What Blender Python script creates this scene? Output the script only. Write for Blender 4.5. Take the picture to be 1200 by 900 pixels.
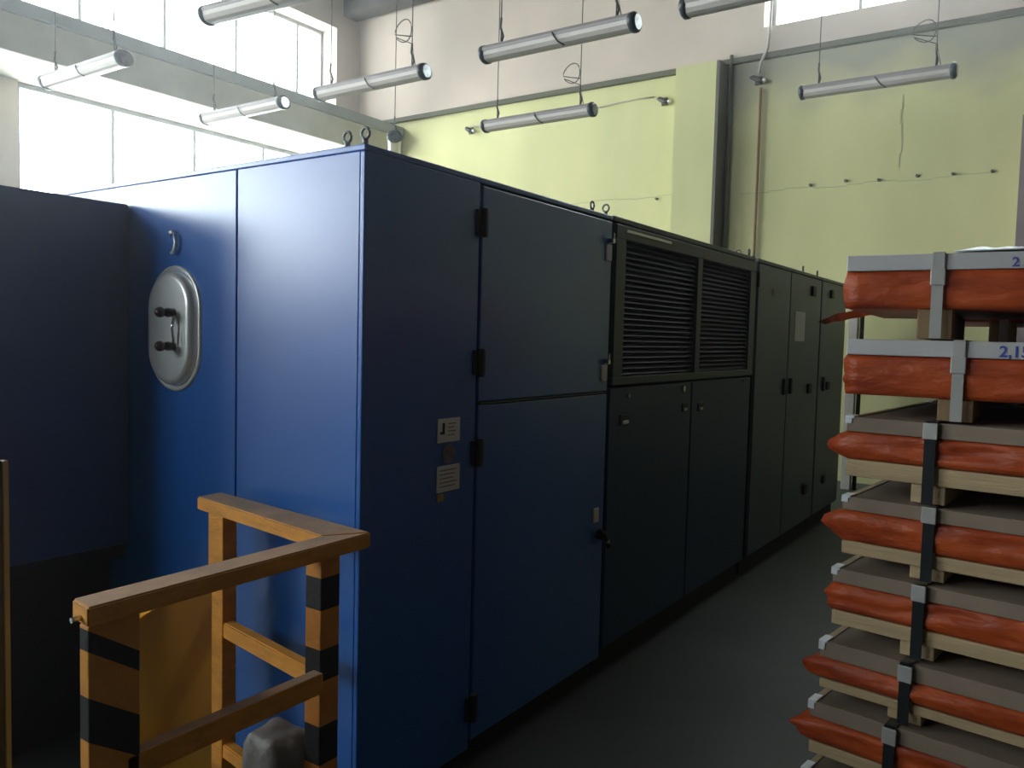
import bpy, bmesh, math, random
from math import sin, cos, pi, radians
from mathutils import Vector, Matrix, noise

sc = bpy.context.scene
for o in list(bpy.data.objects): bpy.data.objects.remove(o)
COL = sc.collection

# ---------------------------------------------------------------- camera
YAW, PITCH, ROLL, FPX = 0.602199, 0.058391, 0.025322, 948.8
f_ = Vector((cos(YAW)*cos(PITCH), sin(YAW)*cos(PITCH), -sin(PITCH)))
s_ = Vector((sin(YAW), -cos(YAW), 0)); u_ = s_.cross(f_)
s2 = s_*cos(ROLL)+u_*sin(ROLL); u2 = -s_*sin(ROLL)+u_*cos(ROLL)
cam_d = bpy.data.cameras.new('camera'); cam = bpy.data.objects.new('camera', cam_d); COL.objects.link(cam)
M = Matrix((s2, u2, -f_)).transposed().to_4x4(); M.translation = (0, 0, 1.6)
cam.matrix_world = M
cam_d.sensor_fit = 'HORIZONTAL'; cam_d.sensor_width = 36; cam_d.lens = 36*FPX/1200
cam_d.clip_start = .05; cam_d.clip_end = 200
sc.camera = cam

# ---------------------------------------------------------------- light: overcast sky through the windows
w = bpy.data.worlds.new('overcast_sky'); sc.world = w; w.use_nodes = True
bg = w.node_tree.nodes['Background']
bg.inputs[0].default_value = (0.93, 0.97, 1.0, 1); bg.inputs[1].default_value = 17.5
sc.view_settings.view_transform = 'Standard'; sc.view_settings.look = 'None'
sc.view_settings.gamma = 1; sc.view_settings.use_curve_mapping = False
sc.view_settings.exposure = 0.0
sc.cycles.max_bounces = 8; sc.cycles.diffuse_bounces = 5; sc.cycles.transparent_max_bounces = 12

def portal(name, cx, cy, cz, sx, sy, rot):
    l = bpy.data.lights.new(name, 'AREA'); l.shape = 'RECTANGLE'; l.size, l.size_y = (sx, sy) if abs(rot[0]) > .1 else (sy, sx)
    l.cycles.is_portal = True
    o = bpy.data.objects.new(name, l); o.location = (cx, cy, cz); o.rotation_euler = rot; COL.objects.link(o)

# ---------------------------------------------------------------- materials
def mat(name, col, rough=.6, metal=0., var=.12, vscale=3., bump=.0, bscale=40., col2=None, coat=0., spec=.5, stretch=(1,1,1)):
    m = bpy.data.materials.new(name); m.use_nodes = True; nt = m.node_tree; N = nt.nodes; Lk = nt.links
    p = N['Principled BSDF']; p.inputs['Roughness'].default_value = rough; p.inputs['Metallic'].default_value = metal
    p.inputs['Coat Weight'].default_value = coat; p.inputs['Coat Roughness'].default_value = .25
    p.inputs['Specular IOR Level'].default_value = spec
    tc = N.new('ShaderNodeTexCoord'); mp = N.new('ShaderNodeMapping'); mp.inputs['Scale'].default_value = stretch
    Lk.new(tc.outputs['Object'], mp.inputs['Vector'])
    n = N.new('ShaderNodeTexNoise'); n.inputs['Scale'].default_value = vscale; n.inputs['Detail'].default_value = 5
    Lk.new(mp.outputs[0], n.inputs['Vector'])
    r = N.new('ShaderNodeValToRGB'); r.color_ramp.elements[0].position = .3; r.color_ramp.elements[1].position = .72
    c2 = col2 if col2 else tuple(c*(1-var*2) for c in col)
    r.color_ramp.elements[0].color = (*c2, 1); r.color_ramp.elements[1].color = (*col, 1)
    Lk.new(n.outputs['Fac'], r.inputs[0]); Lk.new(r.outputs[0], p.inputs['Base Color'])
    if bump:
        n2 = N.new('ShaderNodeTexNoise'); n2.inputs['Scale'].default_value = bscale; n2.inputs['Detail'].default_value = 4
        Lk.new(mp.outputs[0], n2.inputs['Vector'])
        b = N.new('ShaderNodeBump'); b.inputs['Strength'].default_value = bump; b.inputs['Distance'].default_value = .01
        Lk.new(n2.outputs['Fac'], b.inputs['Height']); Lk.new(b.outputs[0], p.inputs['Normal'])
    m['ramp'] = r.name
    return m

def stripes(name, ca, cb, breaks, kx=0., x0=0.):
    """painted hazard bands: breaks = heights (up the post) where the paint changes, starting with ca"""
    m = mat(name, ca, .6, bump=.2, bscale=60); nt = m.node_tree; N = nt.nodes; Lk = nt.links
    tc = N.new('ShaderNodeTexCoord'); sx = N.new('ShaderNodeSeparateXYZ'); Lk.new(tc.outputs['Object'], sx.inputs[0])
    a = N.new('ShaderNodeMath'); a.operation = 'MULTIPLY_ADD'; a.inputs[1].default_value = kx
    Lk.new(sx.outputs[0], a.inputs[0]); Lk.new(sx.outputs[2], a.inputs[2])
    r = N.new('ShaderNodeValToRGB'); cr = r.color_ramp; cr.interpolation = 'CONSTANT'
    cr.elements[0].position = 0; cr.elements[0].color = (*ca, 1)
    cur = cb
    for i, bz in enumerate(breaks):
        e = cr.elements[1] if i == 0 else cr.elements.new(bz)
        e.position = bz; e.color = (*cur, 1); cur = ca if cur == cb else cb
    Lk.new(a.outputs[0], r.inputs[0])
    n = N.new('ShaderNodeTexNoise'); n.inputs['Scale'].default_value = 14
    mr = N.new('ShaderNodeMapRange'); mr.inputs[3].default_value = .7; mr.inputs[4].default_value = 1.15
    Lk.new(tc.outputs['Object'], n.inputs['Vector']); Lk.new(n.outputs['Fac'], mr.inputs[0])
    mx = N.new('ShaderNodeMix'); mx.data_type = 'RGBA'; mx.blend_type = 'MULTIPLY'; mx.inputs[0].default_value = 1
    Lk.new(r.outputs[0], mx.inputs[6]); Lk.new(mr.outputs[0], mx.inputs[7]); Lk.new(mx.outputs[2], N['Principled BSDF'].inputs['Base Color'])
    return m

BLUE = mat('blue_machine_paint', (.004, .125, .50), .40, var=.05, vscale=1.2, bump=.03, bscale=220, coat=1.)
BLUED = mat('blue_grey_cabinet_paint', (.012, .045, .12), .42, var=.08, vscale=1.5, bump=.05, bscale=220)
BLUEF = mat('grey_blue_frame_paint', (.045, .07, .085), .4, var=.1)
BLUEG = mat('grey_cabinet_paint', (.095, .135, .155), .42, var=.08)
NAVY = mat('navy_machine_paint', (.018, .06, .23), .5, var=.1)
PLINTH = mat('black_plinth_paint', (.015, .016, .018), .7)
BLACK = mat('black_rubber', (.012, .012, .012), .55)
GAP = mat('seam_shadow_rubber', (.006, .008, .012), .9)
LOUV = mat('dark_grey_louvre_metal', (.014, .015, .016), .55)
STEEL = mat('brushed_steel', (.80, .82, .82), .36, metal=.55, var=.08, bump=.08, bscale=30)
DSTEEL = mat('dull_dark_steel', (.16, .16, .16), .45, metal=.7)
CHROME = mat('bright_steel', (.7, .7, .7), .2, metal=1.)
PAPER = mat('white_sticker_paper', (.82, .83, .78), .6, var=.05)
PAPERG = mat('grey_worn_sticker', (.22, .2, .22), .6, var=.3, vscale=40)
YSTICK = mat('yellow_sticker', (.5, .38, .08), .6)
INK = mat('black_print', (.02, .02, .03), .7)
INKB = mat('blue_marker_ink', (.05, .07, .35), .6)
GREEN = mat('pale_green_wall_paint', (.64, .61, .31), .8, var=.1, vscale=1.1, bump=.25, bscale=12, col2=(.53, .52, .26), stretch=(1, 1, .45))
GREY_UP = mat('grey_beige_wall_plaster', (.62, .52, .43), .85, var=.1, vscale=.9, bump=.25, bscale=10, col2=(.50, .43, .36))
CONC = mat('grey_concrete', (.60, .58, .48), .85, var=.12, vscale=2, bump=.3, bscale=14)
CONCD = mat('dark_grey_green_beam_paint', (.34, .38, .37), .8, var=.12, vscale=2)
CEIL = mat('dark_ceiling_concrete', (.12, .11, .10), .9)
FLOORM = mat('dark_green_grey_floor', (.075, .085, .08), .55, var=.2, vscale=1.8, bump=.15, bscale=25)
WALLD = mat('dark_hall_wall_paint', (.055, .055, .05), .9)
FRAME = mat('grey_window_frame_paint', (.30, .33, .33), .6)
RAILO = mat('worn_orange_yellow_wood', (.86, .36, .04), .6, var=.16, vscale=9, bump=.3, bscale=40, stretch=(1, 1, 3))
RAILT = mat('dusty_worn_orange_top_wood', (.66, .39, .22), .75, col2=(.42, .29, .19), vscale=9, bump=.3, bscale=40)
RAILY = mat('bright_yellow_paint', (.95, .52, .01), .5, var=.08, vscale=4, bump=.1)
PINE = mat('pale_pine_wood', (.56, .41, .23), .75, var=.12, vscale=6, bump=.25, bscale=50, stretch=(1, .25, 4))
BLOCKW = mat('brown_block_wood', (.30, .19, .10), .8, var=.15, vscale=8, bump=.25)
CARD = mat('brown_grey_card_edge', (.29, .22, .165), .85, var=.12, vscale=6)
ORANGE = mat('orange_wrapping_film', (.54, .095, .018), .45, spec=.35, col2=(.28, .038, .010), vscale=7, bump=.7, bscale=16, stretch=(1, 1, 2.2))
GALV = mat('galvanised_edge_steel', (.56, .55, .55), .45, metal=.35, var=.06, vscale=5, bump=.08)
STRAPL = mat('light_steel_strap', (.52, .52, .49), .4, metal=.3, bump=.2, bscale=30)
STRAPD = mat('dark_steel_strap', (.04, .045, .05), .3, metal=.5)
PLASTW = mat('white_crumpled_plastic', (.75, .78, .8), .3, var=.05, bump=.6, bscale=18)
BAG = mat('grey_wrinkled_plastic', (.23, .22, .205), .5, var=.2, vscale=12, bump=.8, bscale=16)
LHOUS = mat('grey_lamp_housing', (.33, .30, .29), .5, var=.08)
LDIFF = mat('dusty_beige_lamp_diffuser', (.58, .53, .47), .35, var=.06)
LDIFF.node_tree.nodes['Principled BSDF'].inputs['Transmission Weight'].default_value = .0
LCAP = mat('dark_lamp_cap', (.06, .075, .08), .35)
LCAPG = mat('shiny_lamp_end_disc', (.45, .5, .5), .2, metal=.7, var=.35, vscale=30)
WIRE = mat('dark_hanging_wire', (.07, .065, .06), .6)
WIREP = mat('pale_cable', (.55, .50, .46), .6)
RUST = mat('rusty_conduit', (.36, .17, .10), .7, var=.2, vscale=12)
COLM = mat('mauve_grey_column_paint', (.28, .22, .22), .8)
STONE = mat('dark_bracket_metal', (.08, .08, .07), .6)

# shade painted into the upper part of the right-hand green bay, under the step
def painted_shade():
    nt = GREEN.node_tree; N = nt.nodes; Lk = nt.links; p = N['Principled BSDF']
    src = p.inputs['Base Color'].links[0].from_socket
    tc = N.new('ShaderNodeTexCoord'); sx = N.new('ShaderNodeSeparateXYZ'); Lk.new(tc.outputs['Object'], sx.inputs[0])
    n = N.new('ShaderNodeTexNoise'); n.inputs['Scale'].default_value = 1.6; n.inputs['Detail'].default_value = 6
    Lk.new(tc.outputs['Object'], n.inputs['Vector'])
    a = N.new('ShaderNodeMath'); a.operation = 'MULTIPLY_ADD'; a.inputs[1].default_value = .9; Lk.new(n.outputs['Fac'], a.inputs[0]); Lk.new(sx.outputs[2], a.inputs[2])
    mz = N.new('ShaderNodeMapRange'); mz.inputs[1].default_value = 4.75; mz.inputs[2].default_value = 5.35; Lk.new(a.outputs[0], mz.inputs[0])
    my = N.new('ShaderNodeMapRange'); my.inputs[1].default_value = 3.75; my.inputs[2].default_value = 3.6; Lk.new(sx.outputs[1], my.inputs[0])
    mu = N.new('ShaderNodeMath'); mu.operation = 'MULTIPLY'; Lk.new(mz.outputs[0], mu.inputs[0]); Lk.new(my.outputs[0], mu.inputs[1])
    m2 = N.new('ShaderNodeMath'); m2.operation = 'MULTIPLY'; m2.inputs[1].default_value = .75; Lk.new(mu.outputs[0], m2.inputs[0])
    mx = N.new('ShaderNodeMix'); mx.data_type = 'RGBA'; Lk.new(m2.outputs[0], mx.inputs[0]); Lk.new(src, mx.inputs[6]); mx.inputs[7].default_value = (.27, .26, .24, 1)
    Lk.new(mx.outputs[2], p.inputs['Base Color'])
painted_shade()

def glass_mat():
    m = bpy.data.materials.new('window_glass'); m.use_nodes = True; nt = m.node_tree; N = nt.nodes; Lk = nt.links
    N.remove(N['Principled BSDF'])
    t = N.new('ShaderNodeBsdfTransparent'); t.inputs[0].default_value = (.93, .96, .96, 1)
    g = N.new('ShaderNodeBsdfGlossy'); g.inputs['Roughness'].default_value = .05
    mx = N.new('ShaderNodeMixShader'); mx.inputs[0].default_value = .05; Lk.new(t.outputs[0], mx.inputs[1]); Lk.new(g.outputs[0], mx.inputs[2])
    Lk.new(mx.outputs[0], N['Material Output'].inputs['Surface'])
    return m
GLASS = glass_mat()

# ---------------------------------------------------------------- helpers
def B(): return bmesh.new()
def box(bm, x0, x1, y0, y1, z0, z1, bev=0, mtx=None):
    g = bmesh.ops.create_cube(bm, size=1)['verts']
    T = Matrix.Translation(((x0+x1)/2, (y0+y1)/2, (z0+z1)/2)) @ Matrix.Diagonal((abs(x1-x0), abs(y1-y0), abs(z1-z0), 1))
    bmesh.ops.transform(bm, matrix=(mtx @ T) if mtx else T, verts=g)
    if bev:
        es = list({e for v in g for e in v.link_edges})
        bmesh.ops.bevel(bm, geom=es, offset=bev, segments=2, affect='EDGES', profile=.5)
    return bm
def tube(bm, pts, r, n=8, cap=True):
    pts = [Vector(p) for p in pts]; rings = []
    for i, p in enumerate(pts):
        t = (pts[min(i+1, len(pts)-1)] - pts[max(i-1, 0)]).normalized()
        a = t.cross(Vector((0, 0, 1)) if abs(t.z) < .9 else Vector((0, 1, 0))).normalized(); b = t.cross(a)
        rr = r[i] if isinstance(r, (list, tuple)) else r
        rings.append([bm.verts.new(p + a*rr*cos(2*pi*k/n) + b*rr*sin(2*pi*k/n)) for k in range(n)])
    for A, C in zip(rings, rings[1:]):
        for k in range(n): bm.faces.new((A[k], A[(k+1) % n], C[(k+1) % n], C[k]))
    if cap: bm.faces.new(rings[0][::-1]); bm.faces.new(rings[-1])
    return bm
def torus(bm, c, R, r, axis='y', n=20, m=7, arc=2*pi):
    ring = []
    seg = n
    for i in range(seg+1):
        a = arc*i/seg
        d = {'y': Vector((cos(a), 0, sin(a))), 'x': Vector((0, cos(a), sin(a))), 'z': Vector((cos(a), sin(a), 0))}[axis]
        ring.append(Vector(c)+d*R)
    return tube(bm, ring, r, m)
def obj(name, bm, m, parent=None, smooth=False, loc=None):
    bmesh.ops.recalc_face_normals(bm, faces=bm.faces)
    me = bpy.data.meshes.new(name); bm.to_mesh(me); bm.free()
    if smooth:
        for p in me.polygons: p.use_smooth = True
    me.materials.append(m)
    o = bpy.data.objects.new(name, me); COL.objects.link(o)
    if parent: o.parent = parent
    if loc: o.location = loc
    return o
def struct(name, bm, m, parent=None):
    o = obj(name, bm, m, parent)
    if not parent: o['kind'] = 'structure'
    return o
def thing(name, label, cat, loc=(0, 0, 0), rz=0, group=None):
    o = bpy.data.objects.new(name, None); COL.objects.link(o); o.location = loc; o.rotation_euler = (0, 0, rz)
    o.empty_display_size = .1; o['label'] = label; o['category'] = cat
    if group: o['group'] = group
    return o
def tag(o, label, cat, group=None):
    o['label'] = label; o['category'] = cat
    if group: o['group'] = group
    return o
def copy_tree(o, parent=None):
    c = o.copy(); COL.objects.link(c)
    if parent: c.parent = parent
    for ch in list(o.children): copy_tree(ch, c)
    return c

# ================================================================ THE HALL
XB, XF, YL, YR, ZC = -9.0, 10.0, 10.15, -5.5, 7.15     # back of hall (behind camera), far wall, window wall, right wall, ceiling
struct('floor', box(B(), XB-.3, XF+.5, YR-.3, YL+.5, -.2, 0), FLOORM)
bm = box(B(), XB-.3, XF+.5, YR-.3, YL+.5, ZC, ZC+.25)
struct('ceiling', bm, CEIL)
for i, x in enumerate((9.75, 4.3, -1.2, -6.7)):
    struct('trim_%d' % (i+10), box(B(), x-.15, x+.15, YR, YL, ZC-.35, ZC), CEIL)
bm = B(); ry = []
box(bm, XB-.3, XB, YR, YL, 0, 2.0); box(bm, XB-.3, XB, YR, YL, 6.6, ZC)
box(bm, XB-.3, XB, YR, 5.6, 2.0, 6.6); box(bm, XB-.3, XB, 9.8, YL, 2.0, 6.6)
struct('wall_rear', bm, WALLD)
struct('wall_right', box(B(), XB, XF, YR-.3, YR, 0, ZC), WALLD)

# window wall: piers, sill zone, middle band, lintel
LZ0, LZ1, UZ0, UZ1 = 2.45, 4.41, 5.3, 6.56
bays = [(4.56, 9.3, 4.35, 9.46), (-.9, 3.85, -1.0, 3.95), (-6.35, -1.6, -6.45, -1.5)]
bm = B()
box(bm, XB, XF+.3, YL, YL+.45, 0, LZ0); box(bm, XB, XF+.3, YL, YL+.45, LZ1, UZ0); box(bm, XB, XF+.3, YL, YL+.45, UZ1, ZC)
xs = sorted([(b[0], b[1]) for b in bays]); cur = XB
for a, b in xs: box(bm, cur, a, YL, YL+.45, LZ0, LZ1); cur = b
box(bm, cur, XF+.3, YL, YL+.45, LZ0, LZ1)
xs = sorted([(b[2], b[3]) for b in bays]); cur = XB
for a, b in xs: box(bm, cur, a, YL, YL+.45, UZ0, UZ1); cur = b
box(bm, cur, XF+.3, YL, YL+.45, UZ0, UZ1)
struct('wall_left', bm, GREY_UP)

def window(n, x0, x1, z0, z1, y, first, pitch):
    bm = B(); fw = .05
    box(bm, x0, x1, y-.03, y+.03, z0, z0+fw); box(bm, x0, x1, y-.03, y+.03, z1-fw-.01, z1)
    box(bm, x0, x0+fw, y-.03, y+.03, z0+fw, z1-fw-.01); box(bm, x1-fw, x1, y-.03, y+.03, z0+fw, z1-fw-.01)
    fr = struct('window_%d' % n, bm, FRAME)
    ms = []; k = first
    while k < x1-.3: ms.append(k); k += pitch
    for mx_ in ms: obj('mullion', box(B(), mx_-.022, mx_+.022, y-.025, y+.025, z0+fw, z1-fw-.01), FRAME, fr)
    ed = [x0+fw] + ms + [x1-fw]
    for a, b in zip(ed, ed[1:]): obj('pane', box(B(), a+.0, b-.0, y-.004, y+.004, z0+fw, z1-fw), GLASS, fr)
    portal('window_portal', (x0+x1)/2, y+.25, (z0+z1)/2, x1-x0, z1-z0, (-pi/2, 0, 0))
window(1, 4.56, 9.3, LZ0, LZ1, YL+.1, 5.73, 1.17)
window(2, 4.35, 9.46, UZ0, UZ1, YL+.36, 5.45, 1.16)
window(3, -.9, 3.85, LZ0, LZ1, YL+.1, .28, 1.17)
window(4, -1.0, 3.95, UZ0, UZ1, YL+.36, .2, 1.16)
window(5, -6.35, -1.6, LZ0, LZ1, YL+.1, -5.18, 1.17)
window(6, -6.45, -1.5, UZ0, UZ1, YL+.36, -5.3, 1.16)

def added_rear_window(n, y0, y1, z0, z1):  # unseen window, added to brighten the surfaces that face the camera
    x = XB-.15; bm = B()
    box(bm, x-.03, x+.03, y0, y1, z0, z0+.05); box(bm, x-.03, x+.03, y0, y1, z1-.05, z1)
    box(bm, x-.03, x+.03, y0, y0+.05, z0+.05, z1-.05); box(bm, x-.03, x+.03, y1-.05, y1, z0+.05, z1-.05)
    fr = struct('window_%d' % n, bm, FRAME)
    k = (y1-y0)/3
    for i in (1, 2): obj('mullion', box(B(), x-.025, x+.025, y0+k*i-.02, y0+k*i+.02, z0+.05, z1-.05), FRAME, fr)
    for i in range(3): obj('pane', box(B(), x-.004, x+.004, y0+k*i, y0+k*(i+1), z0+.05, z1-.05), GLASS, fr)
    portal('window_portal', x-.2, (y0+y1)/2, (z0+z1)/2, y1-y0, z1-z0, (0, -pi/2, 0))
added_rear_window(8, 5.6, 9.8, 2.0, 6.6)
struct('wall_near', box(B(), -3.2, -2.9, -.5, 5.6, 0, 2.5), WALLD)   # unseen partition added behind the camera to shade the lower pallets

# long concrete runway beam carried along the window wall between the two bands of glass
bm = B(); box(bm, XB, XF-.02, 9.16, YL, LZ1, 4.80, .012)
beam = struct('trim_1', bm, CONC)
obj('beam_flange', box(B(), XB, XF-.02, 9.12, YL, 4.80, 4.95, .012), CONCD, beam)  # dark tone paints the flange shadow into the top of the beam

# far wall
BW0, BW1, BZ0, BZ1 = .1, 3.28, 5.43, 6.6
bm = B()
box(bm, XF, XF+.4, YR, YL, 0, 5.1)
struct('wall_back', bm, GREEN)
bm = B(); X0 = XF-.02
box(bm, X0, XF+.4, BW1, YL, 5.1, ZC); box(bm, X0, XF+.4, YR, BW0, 5.1, ZC)
box(bm, X0, XF+.4, BW0, BW1, 5.1, BZ0); box(bm, X0, XF+.4, BW0, BW1, BZ1, ZC)
struct('wall_back_upper', bm, GREY_UP)
struct('trim_2', box(B(), XF-.07, XF, YR, YL, 5.04, 5.11, .01), mat('soot_grey_step_paint', (.14, .14, .10), .85))
bm = B(); box(bm, XF-.35, XF, 3.73, 4.26, 0, 5.02)
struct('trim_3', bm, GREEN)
struct('trim_5', box(B(), XF-.35, XF, 3.69, 3.729, 0, 5.02), mat('dark_olive_channel_paint', (.12, .12, .09), .7))  # dark strip covering the pilaster's right side face
bm = B(); box(bm, XF-.33, XF-.0, .12, .52, 0, 3.95)
struct('trim_4', bm, COLM)
# frame of the high far window
bm = B(); xw = XF+.32
box(bm, xw-.03, xw+.03, BW0, BW1, BZ0, BZ0+.05); box(bm, xw-.03, xw+.03, BW0, BW1, BZ1-.05, BZ1)
box(bm, xw-.03, xw+.03, BW0, BW0+.05, BZ0+.05, BZ1-.05); box(bm, xw-.03, xw+.03, BW1-.05, BW1, BZ0+.05, BZ1-.05)
fr = struct('window_7', bm, FRAME)
for a, b in ((BW0+.05, 1.2), (1.2, 2.25), (2.25, BW1-.05)):
    obj('pane', box(B(), xw-.004, xw+.004, a, b, BZ0+.05, BZ1-.05), GLASS, fr)
for yy in (1.2, 2.25): obj('mullion', box(B(), xw-.025, xw+.025, yy-.02, yy+.02, BZ0+.05, BZ1-.05), FRAME, fr)
portal('window_portal', xw+.15, (BW0+BW1)/2, (BZ0+BZ1)/2, BW1-BW0, BZ1-BZ0, (0, pi/2, 0))

# anchor stubs left in a row on the green wall + hairline construction joints
wb = bpy.data.objects['wall_back']
for y, z in ((4.62, 3.47), (2.645, 3.484), (2.25, 3.5), (1.894, 3.479), (1.5, 3.49), (1.149, 3.478), (.781, 3.471)):
    bm = B(); tube(bm, [(XF-.03, y, z), (XF+.01, y, z)], .017, 8); obj('anchor_plug', bm, STONE, wb)
bm = B(); random.seed(4)
y = 3.5
while y > .9:
    y2 = y-.18; box(bm, XF-.002, XF+.003, y2, y, 3.45+.015*sin(y*7), 3.458+.015*sin(y*7)); y = y2
y = 7.6
while y > 4.4:
    y2 = y-.2; box(bm, XF-.004, XF+.003, y2, y, 3.50+.012*sin(y*6), 3.507+.012*sin(y*6)); y = y2
for k in range(5):
    z = 4.40-k*.16; yy = 1.68+.012*sin(k*1.7); box(bm, XF-.004, XF+.003, yy, yy+.012, z-.16, z)
obj('joint_line', bm, mat('wall_joint_shadow_paint', (.42, .44, .25), .9), wb)['kind'] = 'stuff'

# pipes and brackets on the far wall
bm = B(); tube(bm, [(XF-.06, 3.27, z) for z in (0, 2, 4, 4.7)], .016, 8)
tag(obj('conduit', bm, RUST, smooth=True), 'thin rusty vertical conduit on the green wall below the high window', 'pipe')
bm = B(); tube(bm, [(XF-.08, 3.30, 4.86), (XF-.09, 3.27, 5.0), (XF-.09, 3.20, 5.15), (XF-.09, 3.18, 5.4), (XF-.07, 3.17, 6.2), (XF-.06, 3.17, ZC)], .018, 8)
tag(obj('cable', bm, WIREP, smooth=True), 'pale cable dropping beside the high window above the rusty conduit', 'cable')
bm = B(); tube(bm, [(XF-.06, 3.655, z) for z in (0, 2.5, 5.15)], .022, 8)
tag(obj('pipe', bm, mat('grey_olive_pipe_paint', (.2, .22, .15), .6), smooth=True), 'dark grey vertical pipe in the corner beside the green pilaster', 'pipe')
def bracket(y, z, label):
    t = thing('wall_bracket', label, 'bracket', (XF-.01, y, z), 0, 'small brackets on the green wall')
    obj('base_plate', box(B(), -.02, 0, -.04, .04, -.05, .05, .004), STONE, t)
    bm = B(); tube(bm, [(-.01, .09, .05), (-.06, .05, .03), (-.08, -.02, -.01), (-.07, -.08, -.04)], [.02, .03, .035, .028], 8); obj('bracket_arm', bm, STONE, t, True)
    bm = B(); tube(bm, [(-.07, -.07, -.03), (-.09, -.12, -.02)], .024, 8); obj('socket_tip', bm, STEEL, t, True)
bracket(7.74, 4.73, 'small dark wall bracket left of the lamp hanging before the far green wall')
bracket(4.55, 4.72, 'small dark wall bracket on the green wall left of the pilaster')
bracket(3.32, 4.80, 'small dark wall bracket at the top of the rusty conduit')
bm = B(); pts = [(XF-.03, 7.7 - i*.25, 4.79 - .02*sin(i)) for i in range(13)]; tube(bm, pts, .008, 6)
tag(obj('wall_cable', bm, WIREP, smooth=True), 'thin pale cable run along the green wall between the small brackets', 'cable')
bm = B(); box(bm, 9.45, 9.55, 1.93, 2.03, 0, 2.35, .006)
tag(obj('steel_post', bm, mat('pale_cream_post_paint', (.6, .58, .5), .6)), 'pale square post standing before the far wall, seen left under the top pallet', 'post')
bm = B(); tube(bm, [(9.5, 1.895, 0), (9.5, 1.895, 2.3)], .022, 8)
tag(obj('pipe', bm, BLACK, smooth=True), 'thin black upright pipe just beside the pale square post', 'pipe')

# ================================================================ THE BLUE MACHINE ROW
YM = 1.7475; XM = 1.746; H = 2.16
def door(parent, name, x0, x1, z0, z1, m=BLUE, gap=.007, proud=.016, y=YM):
    return obj(name, box(B(), x0+gap, x1-gap, y, y+proud+.004, z0+gap, z1-gap, .004), m, parent)
def tag_lock(parent, x, z, w=.05, h=.075, key=True):
    bm = B(); box(bm, x-w/2, x+w/2, YM-.008, YM+.002, z-h/2, z+h/2, .003)
    k = obj('lock_plate', bm, STEEL if False else PAPER, parent)
    if key:
        bm = B(); tube(bm, [(x, YM-.03, z+h/2+.015), (x, YM, z+h/2+.015)], .012, 10); tube(bm, [(x, YM-.024, z+h/2+.015), (x+.004, YM-.026, z+h/2+.05)], .005, 6)
        obj('key', bm, CHROME, k)
def hinge(parent, x, z):
    bm = B(); tube(bm, [(x, YM-.012, z-.05), (x, YM-.012, z+.05)], .014, 10); box(bm, x-.035, x+.035, YM-.008, YM+.002, z-.045, z+.045, .003)
    obj('hinge', bm, BLACK, parent)
def eyebolt(parent, x, y, z=H, rot=0, R=.016):
    bm = B(); tube(bm, [(x, y, z), (x, y, z+.018)], .009, 8); torus(bm, (x, y, z+.018+R), R, .0045, 'y' if rot else 'x')
    obj('eye_bolt', bm, DSTEEL, parent, True)

# --- cabinet one
t = thing('machine_cabinet', 'bright blue front machine cabinet with oval steel port on its lit left end', 'cabinet', (0, 0, 0), 0, 'cabinets of the long blue machine')
bx0, bx1, by1 = XM+.02, 3.325, 3.6
obj('body', box(B(), bx0, bx1, YM+.02, by1, .10, H-.02), GAP, t)
obj('plinth', box(B(), bx0+.04, bx1, YM+.05, by1, 0, .10), PLINTH, t)
obj('top_panel', box(B(), XM, bx1, YM, by1, H-.02, H, .004), BLUE, t)
door(t, 'end_panel', XM, 2.315, .08, H-.02, BLUE, gap=.0)
obj('side_panel', box(B(), XM, XM+.02, YM+.02, 2.344, .08, H-.02, .003), BLUE, t)
sp = obj('side_panel', box(B(), XM, XM+.02, 2.352, by1, .08, H-.02, .003), BLUE, t)
d1 = door(t, 'door', 2.325, 3.325, 1.355, H-.02)
d2 = door(t, 'door', 2.325, 3.325, .10, 1.355)
obj('door_edge_strip', box(B(), 2.34, 3.31, YM-.005, YM, 1.354, 1.359, .001), BLUEF, d2)
hinge(d1, 2.325, 2.0); hinge(d1, 2.325, 1.504); hinge(d2, 2.325, 1.18); hinge(d2, 2.325, .235)
tag_lock(d1, 3.285, 1.99); tag_lock(d1, 3.275, 1.445); tag_lock(d2, 3.24, .795, .045, .065, False)
bm = B(); tube(bm, [(3.27, YM-.03, .70), (3.27, YM+.005, .70)], .022, 12); tube(bm, [(3.23, YM-.035, .73), (3.27, YM-.04, .70), (3.32, YM-.035, .64)], .012, 8)
obj('handle', bm, BLACK, d2, True)
bm = B(); tube(bm, [(3.288, YM-.05, .672), (3.288, YM-.03, .672)], .011, 10); obj('lock_barrel', bm, CHROME, d2)
for (x, y, r) in ((1.762, 1.763, 0), (1.772, 1.85, 0), (3.20, 1.79, 1), (3.30, 1.775, 0)): eyebolt(t, x, y, H, r)
# oval inspection port on the left end
def stadium(yc, zc, w, h, n=16):
    r = w/2; pts = []
    for i in range(n+1): a = pi*i/n; pts.append((yc+r*cos(a), zc+(h/2-r)+r*sin(a)))
    for i in range(n+1): a = pi+pi*i/n; pts.append((yc+r*cos(a), zc-(h/2-r)+r*sin(a)))
    return pts
def loops(bm, rings, capend=True):
    R = [[bm.verts.new(p) for p in r] for r in rings]; n = len(R[0])
    for A, C in zip(R, R[1:]):
        for k in range(n): bm.faces.new((A[k], A[(k+1) % n], C[(k+1) % n], C[k]))
    if capend: bm.faces.new(R[-1])
yc, zc = 2.70, 1.598
def st(x, w, h): return [(x, a, b) for a, b in stadium(yc, zc, w, h)]
bm = B(); loops(bm, [st(XM+.004, .315, .46), st(XM-.006, .312, .457), st(XM-.009, .30, .445), st(XM-.006, .284, .43), st(XM+.0, .275, .42)], False)
port = obj('port_rim', bm, STEEL, t, True)
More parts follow.
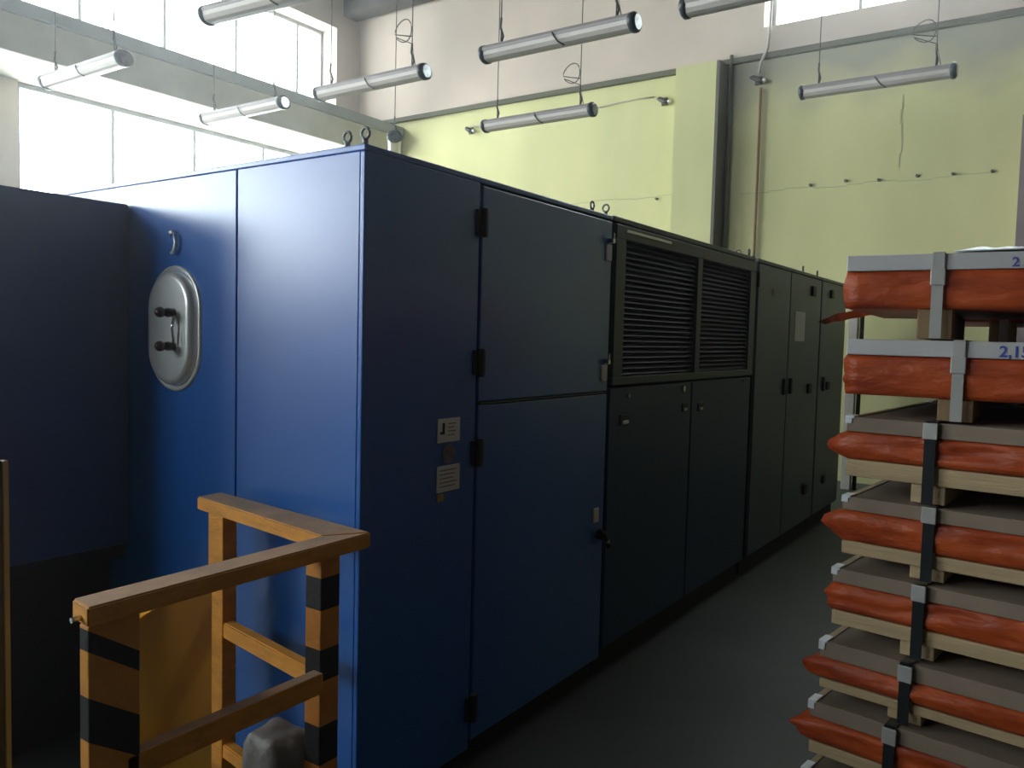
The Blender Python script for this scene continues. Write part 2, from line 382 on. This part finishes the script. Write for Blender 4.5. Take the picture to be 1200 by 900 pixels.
bm = B(); loops(bm, [st(XM+.002, .272, .418), st(XM-.022, .262, .408), st(XM-.032, .245, .39), st(XM-.034, .22, .365)])
obj('port_cover', bm, STEEL, port, True)
for z in (1.655, 1.535):
    bm = B(); tube(bm, [(XM-.03, 2.66, z), (XM-.075, 2.66, z)], [.016, .013], 12)
    bmesh.ops.create_uvsphere(bm, u_segments=12, v_segments=8, radius=.017, matrix=Matrix.Translation((XM-.052, 2.665, z)))
    bmesh.ops.create_uvsphere(bm, u_segments=12, v_segments=8, radius=.019, matrix=Matrix.Translation((XM-.09, 2.655, z)))
    obj('knob', bm, mat('dark_red_black_knob', (.05, .02, .02), .3), port, True)
bm = B(); tube(bm, [(XM-.045, 2.64, 1.645), (XM-.055, 2.637, 1.6), (XM-.045, 2.64, 1.545)], .005, 8); obj('link_rod', bm, CHROME, port, True)
# curl-shaped hook above the port
bm = B(); pts = []
for i in range(15):
    a = radians(120-300*i/14) if i < 9 else None
    pts.append((XM-.012, 2.70+.018*cos(radians(150-28*i)) - .004, 1.925+.018*sin(radians(150-28*i))) if i < 8 else (XM-.012, 2.70-.012*cos((i-8)*.5)*1.0+.008*(i-8)/6*1.6, 1.912-.012*(i-8)*.62))
pts = [(XM-.012, 2.712, 1.93), (XM-.016, 2.706, 1.945), (XM-.016, 2.690, 1.946), (XM-.016, 2.678, 1.932), (XM-.016, 2.674, 1.91), (XM-.016, 2.679, 1.888), (XM-.016, 2.692, 1.873), (XM-.012, 2.710, 1.872)]
tube(bm, pts, [.004, .008, .009, .008, .008, .008, .007, .005], 8); obj('hook', bm, STEEL, sp, True)
# stickers on the end panel
ep = [c for c in t.children if c.name.startswith('end_panel')][0]
def sticker(x0, x1, z0, z1, m, name='sticker', parent=ep):
    return obj(name, box(B(), x0, x1, YM-.0025, YM, z0, z1), m, parent)
s = sticker(2.105, 2.224, 1.233, 1.315, PAPER)
bm = B(); box(bm, 2.128, 2.140, YM-.0035, YM-.0025, 1.262, 1.300); box(bm, 2.116, 2.140, YM-.0035, YM-.0025, 1.262, 1.270); obj('printed_mark', bm, INK, s)
bm = B()
for k in range(4): box(bm, 2.158, 2.20-.008*(k % 2), YM-.0035, YM-.0025, 1.295-k*.013, 1.298-k*.013)
obj('printed_line', bm, PAPERG, s)
s = sticker(2.105, 2.228, 1.062, 1.152, PAPER)
bm = B()
for k in range(5): box(bm, 2.118, 2.21-.01*(k % 3), YM-.0035, YM-.0025, 1.135-k*.014, 1.138-k*.014)
obj('printed_line', bm, PAPERG, s)
bm = B(); bmesh.ops.create_circle(bm, cap_ends=True, segments=20, radius=.034, matrix=Matrix.Translation((2.166, YM-.002, 1.192)) @ Matrix.Rotation(pi/2, 4, 'X')); obj('round_sticker', bm, PAPERG, ep)
sticker(2.112, 2.142, 1.030, 1.056, YSTICK)

# --- cabinet two: louvred
t = thing('louvred_cabinet', 'dark blue machine cabinet with two wide black louvred grilles side by side', 'cabinet', (0, 0, 0), 0, 'cabinets of the long blue machine')
a, b = 3.335, 5.355
obj('body', box(B(), a+.01, b, YM+.03, 3.6, .12, H-.02), GAP, t)
obj('plinth', box(B(), a, b, YM+.05, 3.6, 0, .12), PLINTH, t)
obj('top_panel', box(B(), a, b, YM, 3.6, H-.02, H+.005, .004), BLUEF, t)
bm = B(); zt, zb = 2.13, 1.385
box(bm, a+.01, b-.01, YM-.012, YM+.03, 2.065, zt, .004); box(bm, a+.01, b-.01, YM-.012, YM+.03, zb, 1.425, .004)
box(bm, a+.01, 3.44, YM-.012, YM+.03, 1.425, 2.065); box(bm, 4.335, 4.40, YM-.012, YM+.03, 1.425, 2.065); box(bm, 5.24, b-.01, YM-.012, YM+.03, 1.425, 2.065)
lf = obj('grille_frame', bm, BLUEF, t)
obj('trim_strip', box(B(), 3.44, 3.95, YM-.016, YM-.01, 2.10, 2.112), STEEL, lf)  # bright strip stands in for a gloss highlight on the top rail
first = None
for xa, xb in ((3.445, 4.33), (4.405, 5.235)):
    me = None
    for k in range(24):
        z = 1.44 + k*.0262
        if me is None:
            bm = B(); box(bm, -(xb-xa)/2, (xb-xa)/2, -.011, .011, -.0015, .0015, 0, Matrix.Rotation(radians(38), 4, 'X'))
            o = obj('louvre_slat', bm, LOUV, lf); me = o.data
        else:
            o = bpy.data.objects.new('louvre_slat', me); COL.objects.link(o); o.parent = lf
        o.location = ((xa+xb)/2, YM+.008, z)
dl = door(t, 'lower_panel', a+.005, 4.335, .13, 1.378, BLUED); dr = door(t, 'lower_panel', 4.335, b-.005, .13, 1.378, BLUED)
def recess(parent, x, z, w, h, plate=True):
    bm = B(); box(bm, x-w/2, x+w/2, YM-.006, YM+.002, z-h/2, z+h/2, .003); o = obj('recess_handle', bm, BLACK, parent)
    if plate: obj('latch', box(B(), x-w*.3, x+w*.3, YM-.012, YM-.005, z-h*.35, z-h*.05, .002), STEEL if w > .06 else BLUEF, o)
recess(dl, 3.50, 1.215, .10, .055); recess(dl, 4.235, 1.232, .07, .05); recess(dr, 4.47, 1.222, .075, .05)
for x, z, r in ((4.20, 1.338, .018), (3.52, 1.33, .008), (5.18, 1.35, .008)):
    bm = B(); tube(bm, [(x, YM-.014, z), (x, YM+.002, z)], r, 12); obj('lock_barrel', bm, CHROME, dl)
hinge(t, 5.40-.02, 2.02); eyebolt(t, 5.31, 1.78, H+.005, 1); eyebolt(t, 5.335, 1.86, H+.005, 0)

# --- cabinets three and four
def far_cabinet(a, b, splits, label, name='control_cabinet'):
    t = thing(name, label, 'cabinet', (0, 0, 0), 0, 'cabinets of the long blue machine')
    obj('body', box(B(), a+.01, b-.002, YM+.02, 3.4, .12, H-.02), GAP, t)
    obj('plinth', box(B(), a, b, YM+.05, 3.4, 0, .12), PLINTH, t)
    obj('top_panel', box(B(), a, b, YM, 3.4, H-.02, H+.005, .004), BLUEG, t)
    ds = []
    e = [a] + splits + [b]
    for p, q in zip(e, e[1:]): ds.append(door(t, 'door', p+.002, q-.002, .13, H-.02, BLUEG))
    return t, ds
t, ds = far_cabinet(5.43, 7.10, [6.20], 'grey-blue control cabinet with a pale paper notice on its door')
for z in (2.03, 1.24, .41):
    bm = B(); box(bm, 6.77, 6.87, YM-.018, YM+.002, z-.04, z+.04, .005); obj('hinge', bm, BLACK, ds[1])
obj('paper_notice', box(B(), 6.34, 6.62, YM-.003, YM, 1.62, 1.85), PAPER, ds[1])
obj('sticker', box(B(), 5.75, 5.88, YM-.003, YM, 1.93, 1.98), mat('faded_grey_label', (.2, .22, .2), .6), ds[0])
for x in (6.10, 6.27):
    bm = B(); box(bm, x-.02, x+.02, YM-.02, YM+.002, 1.22, 1.34, .004); obj('handle', bm, LOUV, ds[0 if x < 6.2 else 1])
eyebolt(t, 6.62, 1.78, H+.005, 1); eyebolt(t, 7.06, 1.78, H+.005, 1); eyebolt(t, 5.47, 1.80, H+.005, 1)
t, ds = far_cabinet(7.12, 8.02, [], 'grey-blue control cabinet at the far end of the row beside the pallets')
for z in (2.04, 1.24, .41):
    bm = B(); box(bm, 7.39, 7.48, YM-.018, YM+.002, z-.035, z+.035, .005); obj('hinge', bm, BLACK, ds[0])
bm = B(); box(bm, 7.25, 7.29, YM-.02, YM+.002, 1.2, 1.32, .004); obj('handle', bm, LOUV, ds[0])

# --- the darker machine wing on the left
t = thing('machine_wing', 'dark navy machine housing at the left with a black open base', 'machine', (0, 0, 0))
obj('housing', box(B(), 1.2, XM-.005, 3.0, 3.95, .755, 2.068, .006), NAVY, t)
obj('base', box(B(), 1.23, XM-.01, 3.14, 3.9, 0, .755), PLINTH, t)
obj('lower_rail', box(B(), 1.21, XM-.01, 3.02, 3.07, .70, .755), PLINTH, t)

# ================================================================ YELLOW RAILING
t = thing('guard_rail', 'L-shaped yellow wooden guard rail with black hazard bands before the blue machine', 'railing', (0, 0, 0))
HB_L = stripes('hazard_bands_slanted', (.78, .32, .04), (.012, .012, .014), [.22, .31, .405, .495, .587, .679, .772, .861, .954, 1.045], kx=.68, x0=0)
# slanted bands use v = z + .68 x in the post's own frame
HB_C = stripes('hazard_bands_level', (.70, .27, .035), (.012, .012, .014), [.24, .345, .451, .557, .678, .762, .868, .955])
def plank(name, pts, z0, z1, m, parent, bev=.004):
    bm = B(); lo = [bm.verts.new((x, y, z0)) for x, y in pts]; hi = [bm.verts.new((x, y, z1)) for x, y in pts]
    n = len(pts); bm.faces.new(lo[::-1]); bm.faces.new(hi)
    for k in range(n): bm.faces.new((lo[k], lo[(k+1) % n], hi[(k+1) % n], hi[k]))
    bmesh.ops.bevel(bm, geom=list(bm.edges), offset=bev, segments=2, affect='EDGES')
    return obj(name, bm, m, parent)
pf = plank('top_plank', [(.816, 1.553), (1.606, 1.564), (1.492, 1.640), (.826, 1.632)], 1.008, 1.05, RAILT, t)
ps = plank('top_plank', [(1.609, 1.566), (1.684, 2.342), (1.587, 2.334), (1.495, 1.642)], 1.008, 1.05, RAILT, t)
for o in (pf, ps):   # worn dusty top, orange-painted edges
    o.data.materials.append(RAILO)
    for p in o.data.polygons:
        if p.normal.z < .5: p.material_index = 1
po = obj('post', box(B(), 0, .108, 0, .035, 0, 1.008, .003), HB_L, t, loc=(.822, 1.562, 0))
obj('post', box(B(), 1.437, 1.503, 1.575, 1.635, 0, 1.008, .003), HB_C, t)
obj('post', box(B(), 1.598, 1.652, 2.212, 2.288, 0, 1.008, .003), RAILO, t)
plank('infill_board', [(.925, 1.60), (.940, 1.585), (1.245, 1.765), (1.230, 1.785)], .12, .985, RAILY, t, .002)
r1 = obj('mid_rail', box(B(), .90, 1.436, 1.562, 1.598, .655, .71, .003), RAILO, t)
r1.data.materials.append(RAILT)
for p in r1.data.polygons:
    if p.normal.z > .7: p.material_index = 1
SR = [(1.513, 1.64), (1.551, 1.636), (1.638, 2.212), (1.600, 2.212)]
r2 = plank('mid_rail', SR, .60, .652, RAILO, t)
plank('low_rail', SR, .20, .247, RAILO, t)
obj('low_rail', box(B(), .90, 1.436, 1.562, 1.598, .20, .25, .003), RAILO, t)
bm = B(); tube(bm, [(.80, 1.585, 1.022), (.822, 1.585, 1.022)], .006, 8); obj('nail', bm, CHROME, t)

# wrapped bundle on the floor inside the corner
bm = B(); bmesh.ops.create_uvsphere(bm, u_segments=40, v_segments=24, radius=1)
for v in bm.verts:
    d = v.co.normalized(); k = 1/max(abs(d.x)**6+abs(d.y)**6+abs(d.z)**6, 1e-6)**(1/6)
    v.co = Vector((d.x*k*.075, d.y*k*.085, d.z*k*.255+.25)); n_ = noise.noise(v.co*9)*.018 + noise.noise(v.co*26)*.008
    v.co += d*n_; v.co.z = max(v.co.z, 0)
tag(obj('wrapped_bundle', bm, BAG, smooth=True, loc=(1.434, 1.738, 0)), 'grey bundle in wrinkled plastic on the floor inside the guard rail corner', 'bundle')

# thin post at the left
t = thing('barrier_post', 'slim tan-edged upright post on the floor at the left edge', 'post', (1.004, 2.36, 0))
obj('pole', box(B(), -.055, .008, 0, .022, 0, 1.23, .003), mat('dark_brown_post_paint', (.06, .05, .035), .6), t)
obj('edge_strip', box(B(), .008, .023, -.003, .025, 0, 1.23, .003), mat('tan_post_edge', (.42, .32, .15), .6), t)

# ================================================================ PALLET PACKS
HW = .96; DP = .92
def film(x0, x1, y0, y1, z0, z1, bulge, seed, corner=0.):
    steel_ = bulge < .006
    random.seed(seed); bm = B(); nz = 8; per = []
    nx, ny = 22, 30
    for i in range(ny): per.append((x0, y1+(y0-y1)*i/ny))
    for i in range(nx): per.append((x0+(x1-x0)*i/nx, y0))
    for i in range(ny): per.append((x1, y0+(y1-y0)*i/ny))
    for i in range(nx): per.append((x1+(x0-x1)*i/nx, y1))
    cx, cy = (x0+x1)/2, (y0+y1)/2; rings = []
    for j in range(nz+1):
        v = j/nz; zz = z0+(z1-z0)*v; b = bulge*max(0, sin(pi*v))**.35
        ring = []
        for (x, y) in per:
            dx = -1 if abs(x-x0) < 1e-6 else (1 if abs(x-x1) < 1e-6 else 0); dy = -1 if abs(y-y0) < 1e-6 else (1 if abs(y-y1) < 1e-6 else 0)
            # long diagonal creases in the film
            w1 = (noise.noise(Vector((y*3.2+zz*9+seed*3.1, zz*22+y*3, x*5)))*.6 + (.35-abs(noise.noise(Vector((y*5+zz*26+seed, zz*7-y*1.5, x*6)))))*.9)*(.012 if steel_ else .022) + noise.noise(Vector((y*14-zz*20+seed, zz*40, x*14)))*(.005 if steel_ else .011)
            k = b + w1*sin(pi*v)**.4 if 0 < v < 1 else 0
            c = corner*sin(pi*v)*max(0, 1-abs(y-y1)/.12)*max(0, 1-abs(x-x0)/.2)
            ring.append((x+dx*(k+.003), y+dy*(k+.003)+c, zz))
        rings.append(ring)
    R = [[bm.verts.new(p) for p in r] for r in rings]; n = len(per)
    for A, C in zip(R, R[1:]):
        for k in range(n): bm.faces.new((A[k], A[(k+1) % n], C[(k+1) % n], C[k]))
    bm.faces.new(R[0][::-1]); bm.faces.new(R[-1])
    return bm

def pallet(label, corner, yaw, ztop, zdeck, hs, ho, hb, strap_y, kind, bulge=.01, cor=0., seed=1, group='strapped pallet packs in the near stack', runner=.085):
    """corner = front left top corner; local x = depth away, local -y = to the right along the front"""
    t = thing('pallet_pack', label, 'pallet', (corner[0], corner[1], zdeck), yaw, group)
    h = ztop-zdeck; steel = kind == 'steel'
    z3 = h; z2 = h-hs; z1 = z2-ho; z0 = z1-hb
    # top edging
    em = GALV if steel else CARD
    bm = B(); box(bm, 0, .012 if steel else .02, -HW, 0, z2, z3, .002); fe = obj('front_edging', bm, em, t)
    obj('back_edging', box(B(), DP-.02, DP, -HW, 0, z2, z3, .002), em, t)
    obj('side_edging', box(B(), .02, DP-.02, -.02, 0, z2+.004, z3, .002), GALV if steel else PINE, t)
    obj('side_edging', box(B(), .02, DP-.02, -HW, -HW+.02, z2+.004, z3, .002), em, t)
    obj('cover_sheet', box(B(), .02, DP-.02, -HW+.02, -.02, z3-.010, z3-.003), GALV if steel else CARD, t)
    obj('film_wrap', film(.012, DP-.01, -HW+.01, -.004, z1, z2, bulge, seed, cor), ORANGE, t, True)
    if hb > 0:
        for (xa, xb) in ((0.005, .11), (.27, .38), (.54, .65), (DP-.11, DP)):
            obj('deck_board', box(B(), xa, xb, -HW, 0, z0, z1-.002, .003), PINE, t)
    if not steel:
        bm = B(); box(bm, -.003, .05, -.02, .004, z3-.004, z3+.003, .0015); box(bm, -.003, .0, -.014, .004, z2+.022, z3-.004, .0005)
        obj('corner_protector', bm, PLASTW, t)
    for yy in strap_y:
        obj('runner', box(B(), .015, DP-.01, -yy-runner/2, -yy+runner/2, 0, (z0 if hb > 0 else z1)-.001, .003), BLOCKW if steel else PINE, t)
    sm = STRAPL if steel else STRAPD
    for yy in strap_y:
        wd = .014; bm = B(); yy2 = yy+.004
        box(bm, -.006-bulge, -.003-bulge, -yy2-wd, -yy2+wd, .002, z3+.003); box(bm, DP, DP+.003, -yy2-wd, -yy2+wd, .002, z3+.003)
        box(bm, -.006-bulge, DP+.003, -yy2-wd, -yy2+wd, z3+.0005, z3+.003)
        s = obj('strap', bm, sm, t)
        bm = B(); zz = z2-.02 if steel else z2+.02
        box(bm, -.011-bulge, -.005-bulge, -yy2-wd-.004, -yy2+wd+.004, zz-.022, zz+.022, .002); obj('strap_seal', bm, STRAPL, s)
    return t, fe
def marker(txt, parent, y, z, size):
    cu = bpy.data.curves.new('writing', 'FONT'); cu.body = txt; cu.size = size; cu.extrude = .0004; cu.offset = .0008
    o = bpy.data.objects.new('writing', cu); COL.objects.link(o); bpy.context.view_layer.update()
    dg = bpy.context.evaluated_depsgraph_get(); me = bpy.data.meshes.new_from_object(o.evaluated_get(dg)); bpy.data.objects.remove(o)
    # text plane (x,y) -> local (-y, z), facing -x
    me.transform(Matrix.Translation((-.0012, y, z)) @ Matrix(((0, 0, -1, 0), (-1, 0, 0, 0), (0, 1, 0, 0), (0, 0, 0, 1))))
    me.materials.clear(); me.materials.append(INKB)
    w_ = bpy.data.objects.new('marker_writing', me); COL.objects.link(w_); w_.parent = parent

# ztop, corner, yaw: yaw = direction of the depth axis
spec = [
 ('topmost pallet pack of the stack, grey steel edging over taut orange film', (2.445, .536), 3.5, 1.853, 1.6225, .044, .104, 0, (.228, .68), 'steel', .004, .0, 1),
 ('second pallet pack from the top, grey steel edging with blue marker writing', (2.437, .524), 1.0, 1.618, 1.402, .044, .112, 0, (.278, .72), 'steel', .005, .0, 2),
 ('third pallet pack from the top, first with pale pine boards under bulging film', (2.43, .512), -5.0, 1.398, 1.177, .041, .078, .050, (.215, .68), 'card', .0065, .045, 3),
 ('fourth pallet pack from the top, red film bulging to a point at its left corner', (2.415, .509), -5.5, 1.173, .973, .038, .088, .038, (.222, .69), 'card', .0065, .05, 4),
 ('fifth pallet pack from the top, crumpled bright orange film right of its strap', (2.392, .522), -6.5, .969, .766, .040, .080, .042, (.225, .69), 'card', .0065, .01, 5),
 ('sixth pallet pack from the top, second lowest in view, with a thin film band', (2.365, .540), -7.0, .762, .596, .046, .062, .028, (.225, .69), 'card', .0065, .04, 6),
 ('seventh pallet pack from the top, lowest one in view, in deep shade', (2.342, .556), -7.5, .592, .398, .044, .072, .035, (.215, .68), 'card', .0065, .03, 7),
 ('pallet pack below the frame, second from the floor', (2.335, .566), -7.5, .394, .199, .044, .072, .035, (.215, .68), 'card', .0065, .03, 8),
 ('pallet pack on the floor at the very bottom of the stack', (2.33, .57), -7.5, .196, .0, .044, .072, .035, (.215, .68), 'card', .0065, .03, 9),
]
packs = []
for (lab, c, yw, zt, zd, hs, ho, hb, sy, kd, bu, co, sd) in spec:
    packs.append(pallet(lab, c, radians(yw), zt, zd, hs, ho, hb, sy, kd, bu, co, sd))
marker('2', packs[0][1], -.40, .192, .034); marker('5', packs[0][1], -.425, .192, .034)
marker('2,15', packs[1][1], -.372, .178, .040)
# tilted flap of loose film at the back of the top pack
t0 = packs[0][0]
bm = B(); vs = []
for i in range(7):
    u = i/6; wv = .035*(1-u)+.004
    vs.append([bm.verts.new((.70+.02*sin(i), .0+.20*u, .096-.035*u+.004*sin(i*2)+wv)), bm.verts.new((.72+.12*u, .0+.20*u, .093-.036*u+.003*sin(i*3)))])
for A, C in zip(vs, vs[1:]): bm.faces.new((A[0], A[1], C[1], C[0]))
bmesh.ops.solidify(bm, geom=list(bm.faces), thickness=.002)
obj('loose_film_flap', bm, mat('thin_orange_film_flap', (.85, .22, .06), .45), t0, True)
# crumpled clear plastic on the top pack
bm = B(); bmesh.ops.create_grid(bm, x_segments=18, y_segments=24, size=.5)
for v in bm.verts:
    x, y = v.co.x*.30, v.co.y*.22; e = max(0, 1-(v.co.x/.5)**4)*max(0, 1-(v.co.y/.5)**4)
    v.co = Vector((x, y, e*(.014+.012*noise.noise(Vector((x*18, y*18, 3))))+.001))
bmesh.ops.solidify(bm, geom=list(bm.faces), thickness=-.002)
tag(obj('plastic_sheet', bm, PLASTW, smooth=True, loc=(2.62, .16, 1.857)), 'crumpled white plastic sheet lying on the topmost pallet pack', 'plastic')
# a second row of packs right behind, glimpsed through the openings
names = ['pallet pack behind the topmost one, its runners dark through the gap', 'pallet pack standing behind the second pack from the top']
for i, (zt, zd) in enumerate(((1.853, 1.6225), (1.618, 1.402))):
    pallet(names[i], (3.46, .48), radians(2.5), zt, zd, .044, .108, 0, (.27, .70), 'steel', .004, 0, 20+i, 'strapped pallet packs in the stack behind')
lows = ['third pack of the rear stack, hidden behind the pine-boarded packs', 'fourth pack of the rear stack behind the near stack', 'fifth pack of the rear stack behind the near stack, mid height', 'sixth pack of the rear stack behind the near stack, low', 'lowest pack of the rear stack behind the near stack']
z = 1.400
for i in range(5):
    pallet(lows[i], (3.46, .44), radians(-2), z-.008, z-.28, .06, .12, .05, (.27, .70), 'card', .0065, 0, 30+i, 'strapped pallet packs in the stack behind')
    z -= .28

# ================================================================ HANGING TUBE LAMPS
LL = 1.27
def make_lamp(name='tube_lamp', capg=True):
    t = thing(name, 'x', 'lamp')
    n = 10
    # housing: upper half shell; diffuser: lower trough
    def sect(pts, y0, y1):
        bm = B(); A = [bm.verts.new((x, y0, z)) for x, z in pts]; C = [bm.verts.new((x, y1, z)) for x, z in pts]
        for k in range(len(pts)): bm.faces.new((A[k], A[(k+1) % len(pts)], C[(k+1) % len(pts)], C[k]))
        bm.faces.new(A[::-1]); bm.faces.new(C); return bm
    up = [(-.072, 0), (-.074, .018), (-.060, .042), (-.03, .052), (.03, .052), (.060, .042), (.074, .018), (.072, 0)]
    dn = [(-.068, 0), (.068, 0), (.064, -.028), (.045, -.052), (.02, -.060), (-.02, -.060), (-.045, -.052), (-.064, -.028)]
    h = obj('housing', sect(up, .02, LL-.02), LHOUS, t); d = obj('diffuser', sect(dn, .02, LL-.02), LDIFF, t)
    for ys in (0, 1):
        bm = B(); y0, y1 = ((0, .05) if ys == 0 else (LL-.05, LL))
        ring = []
        for yy, sc_ in ((y0, .86), (y0+.012, 1.06), (y1-.012, 1.06), (y1, .86)):
            ring.append([(x*sc_, yy, z*sc_) for x, z in [(.078*cos(2*pi*k/20), .062*sin(2*pi*k/20)-.003) for k in range(20)]])
        R = [[bm.verts.new(p) for p in r] for r in ring]
        for A, C in zip(R, R[1:]):
            for k in range(20): bm.faces.new((A[k], A[(k+1) % 20], C[(k+1) % 20], C[k]))
        bm.faces.new(R[0][::-1]); bm.faces.new(R[-1])
        cp = obj('end_cap', bm, LCAP, t, True)
        if ys == 0:
            bm = B(); tube(bm, [(0, -.006, -.003), (0, .004, -.003)], .05, 16); obj('end_disc', bm, LCAPG, cp)
        bm = B(); yy = .16 if ys == 0 else LL-.16
        tube(bm, [(0, yy, .05), (0, yy, .25), (0, yy, ZC-3.3)], .0045, 6); obj('hanging_wire', bm, WIRE, t)
        bm = B(); tube(bm, [(0, yy, .05), (.012, yy-.012, .11), (-.008, yy, .17), (0, yy, .24)], .009, 6); obj('wire_hook', bm, WIRE, t)
    bm = B(); pts = [(0, .16+.09*sin(a)*1.0-.0, .27+.09-.09*cos(a)+.01*sin(2*a)) for a in [2*pi*k/18*1.0 for k in range(19)]]
    pts = [(x, y+.10, z) for x, y, z in pts]
    tube(bm, [(0, .16, .30)] + pts[4:] + pts[:4] + [(0, .16, .24), (0, .12, .05)], .0045, 6); obj('coiled_cable', bm, WIRE, t, True)
    bm = B(); tube(bm, [(-.076, .62, .02), (-.082, .60, -.01), (-.075, .57, -.05), (-.05, .53, -.075)], .006, 6); obj('diffuser_clip', bm, WIRE, t, True)
    return t
lamp0 = make_lamp()
lampspec = [
 ((3.66, 6.35, 3.75), 0, 'tube lamp hanging nearest at the left before the lower window band'),
 ((5.26, 6.35, 3.80), 0, 'tube lamp hanging before the concrete beam, second along the window side'),
 ((6.40, 5.98, 3.68), -47, 'tube lamp whose end just shows above the front corner of the blue cabinet'),
 ((3.60, 3.78, 3.76), 5, 'large near tube lamp cut by the top edge, in front of the upper windows'),
 ((5.06, 4.39, 3.72), 0, 'tube lamp with shiny end hanging left of the far beige wall corner'),
 ((6.66, 3.73, 3.715), 0, 'small tube lamp hanging against the green wall above the louvred cabinet'),
 ((4.95, 2.47, 3.70), 0, 'large beige tube lamp with shiny end disc high in front of the beige wall'),
 ((7.70, .90, 3.90), 0, 'grey tube lamp hanging in front of the far right green wall'),
 ((4.98, .90, 3.73), 0, 'tube lamp cut by the top edge left of the high far window'),
]
for i, (loc, rz, lab) in enumerate(lampspec):
    o = lamp0 if i == 0 else copy_tree(lamp0)
    o.location = loc; o.rotation_euler = (0, 0, radians(rz)); o['label'] = lab; o['group'] = 'hanging tube lamps'
# trim every lamp's wires to the ceiling: wires are 0.25 m..ceiling long, each on its own mesh where heights differ
for o in [x for x in COL.objects if x.name.startswith('tube_lamp')]:
    for c in o.children:
        if c.name.startswith('hanging_wire'):
            me = c.data.copy(); top = max(v.co.z for v in me.vertices)
            for v in me.vertices:
                if v.co.z > top-1e-4: v.co.z = ZC-o.location.z
            c.data = me

# scattering volume added through the hall to imitate window glare
hz = bpy.data.materials.new('dusty_air'); hz.use_nodes = True; nt = hz.node_tree; nt.nodes.remove(nt.nodes['Principled BSDF'])
vs_ = nt.nodes.new('ShaderNodeVolumeScatter'); vs_.inputs['Density'].default_value = .009; vs_.inputs['Anisotropy'].default_value = .85
nt.links.new(vs_.outputs[0], nt.nodes['Material Output'].inputs['Volume'])
o = struct('dust_haze', box(B(), XB+.01, XF-.01, YR+.01, YL-.01, .01, ZC-.01), hz)
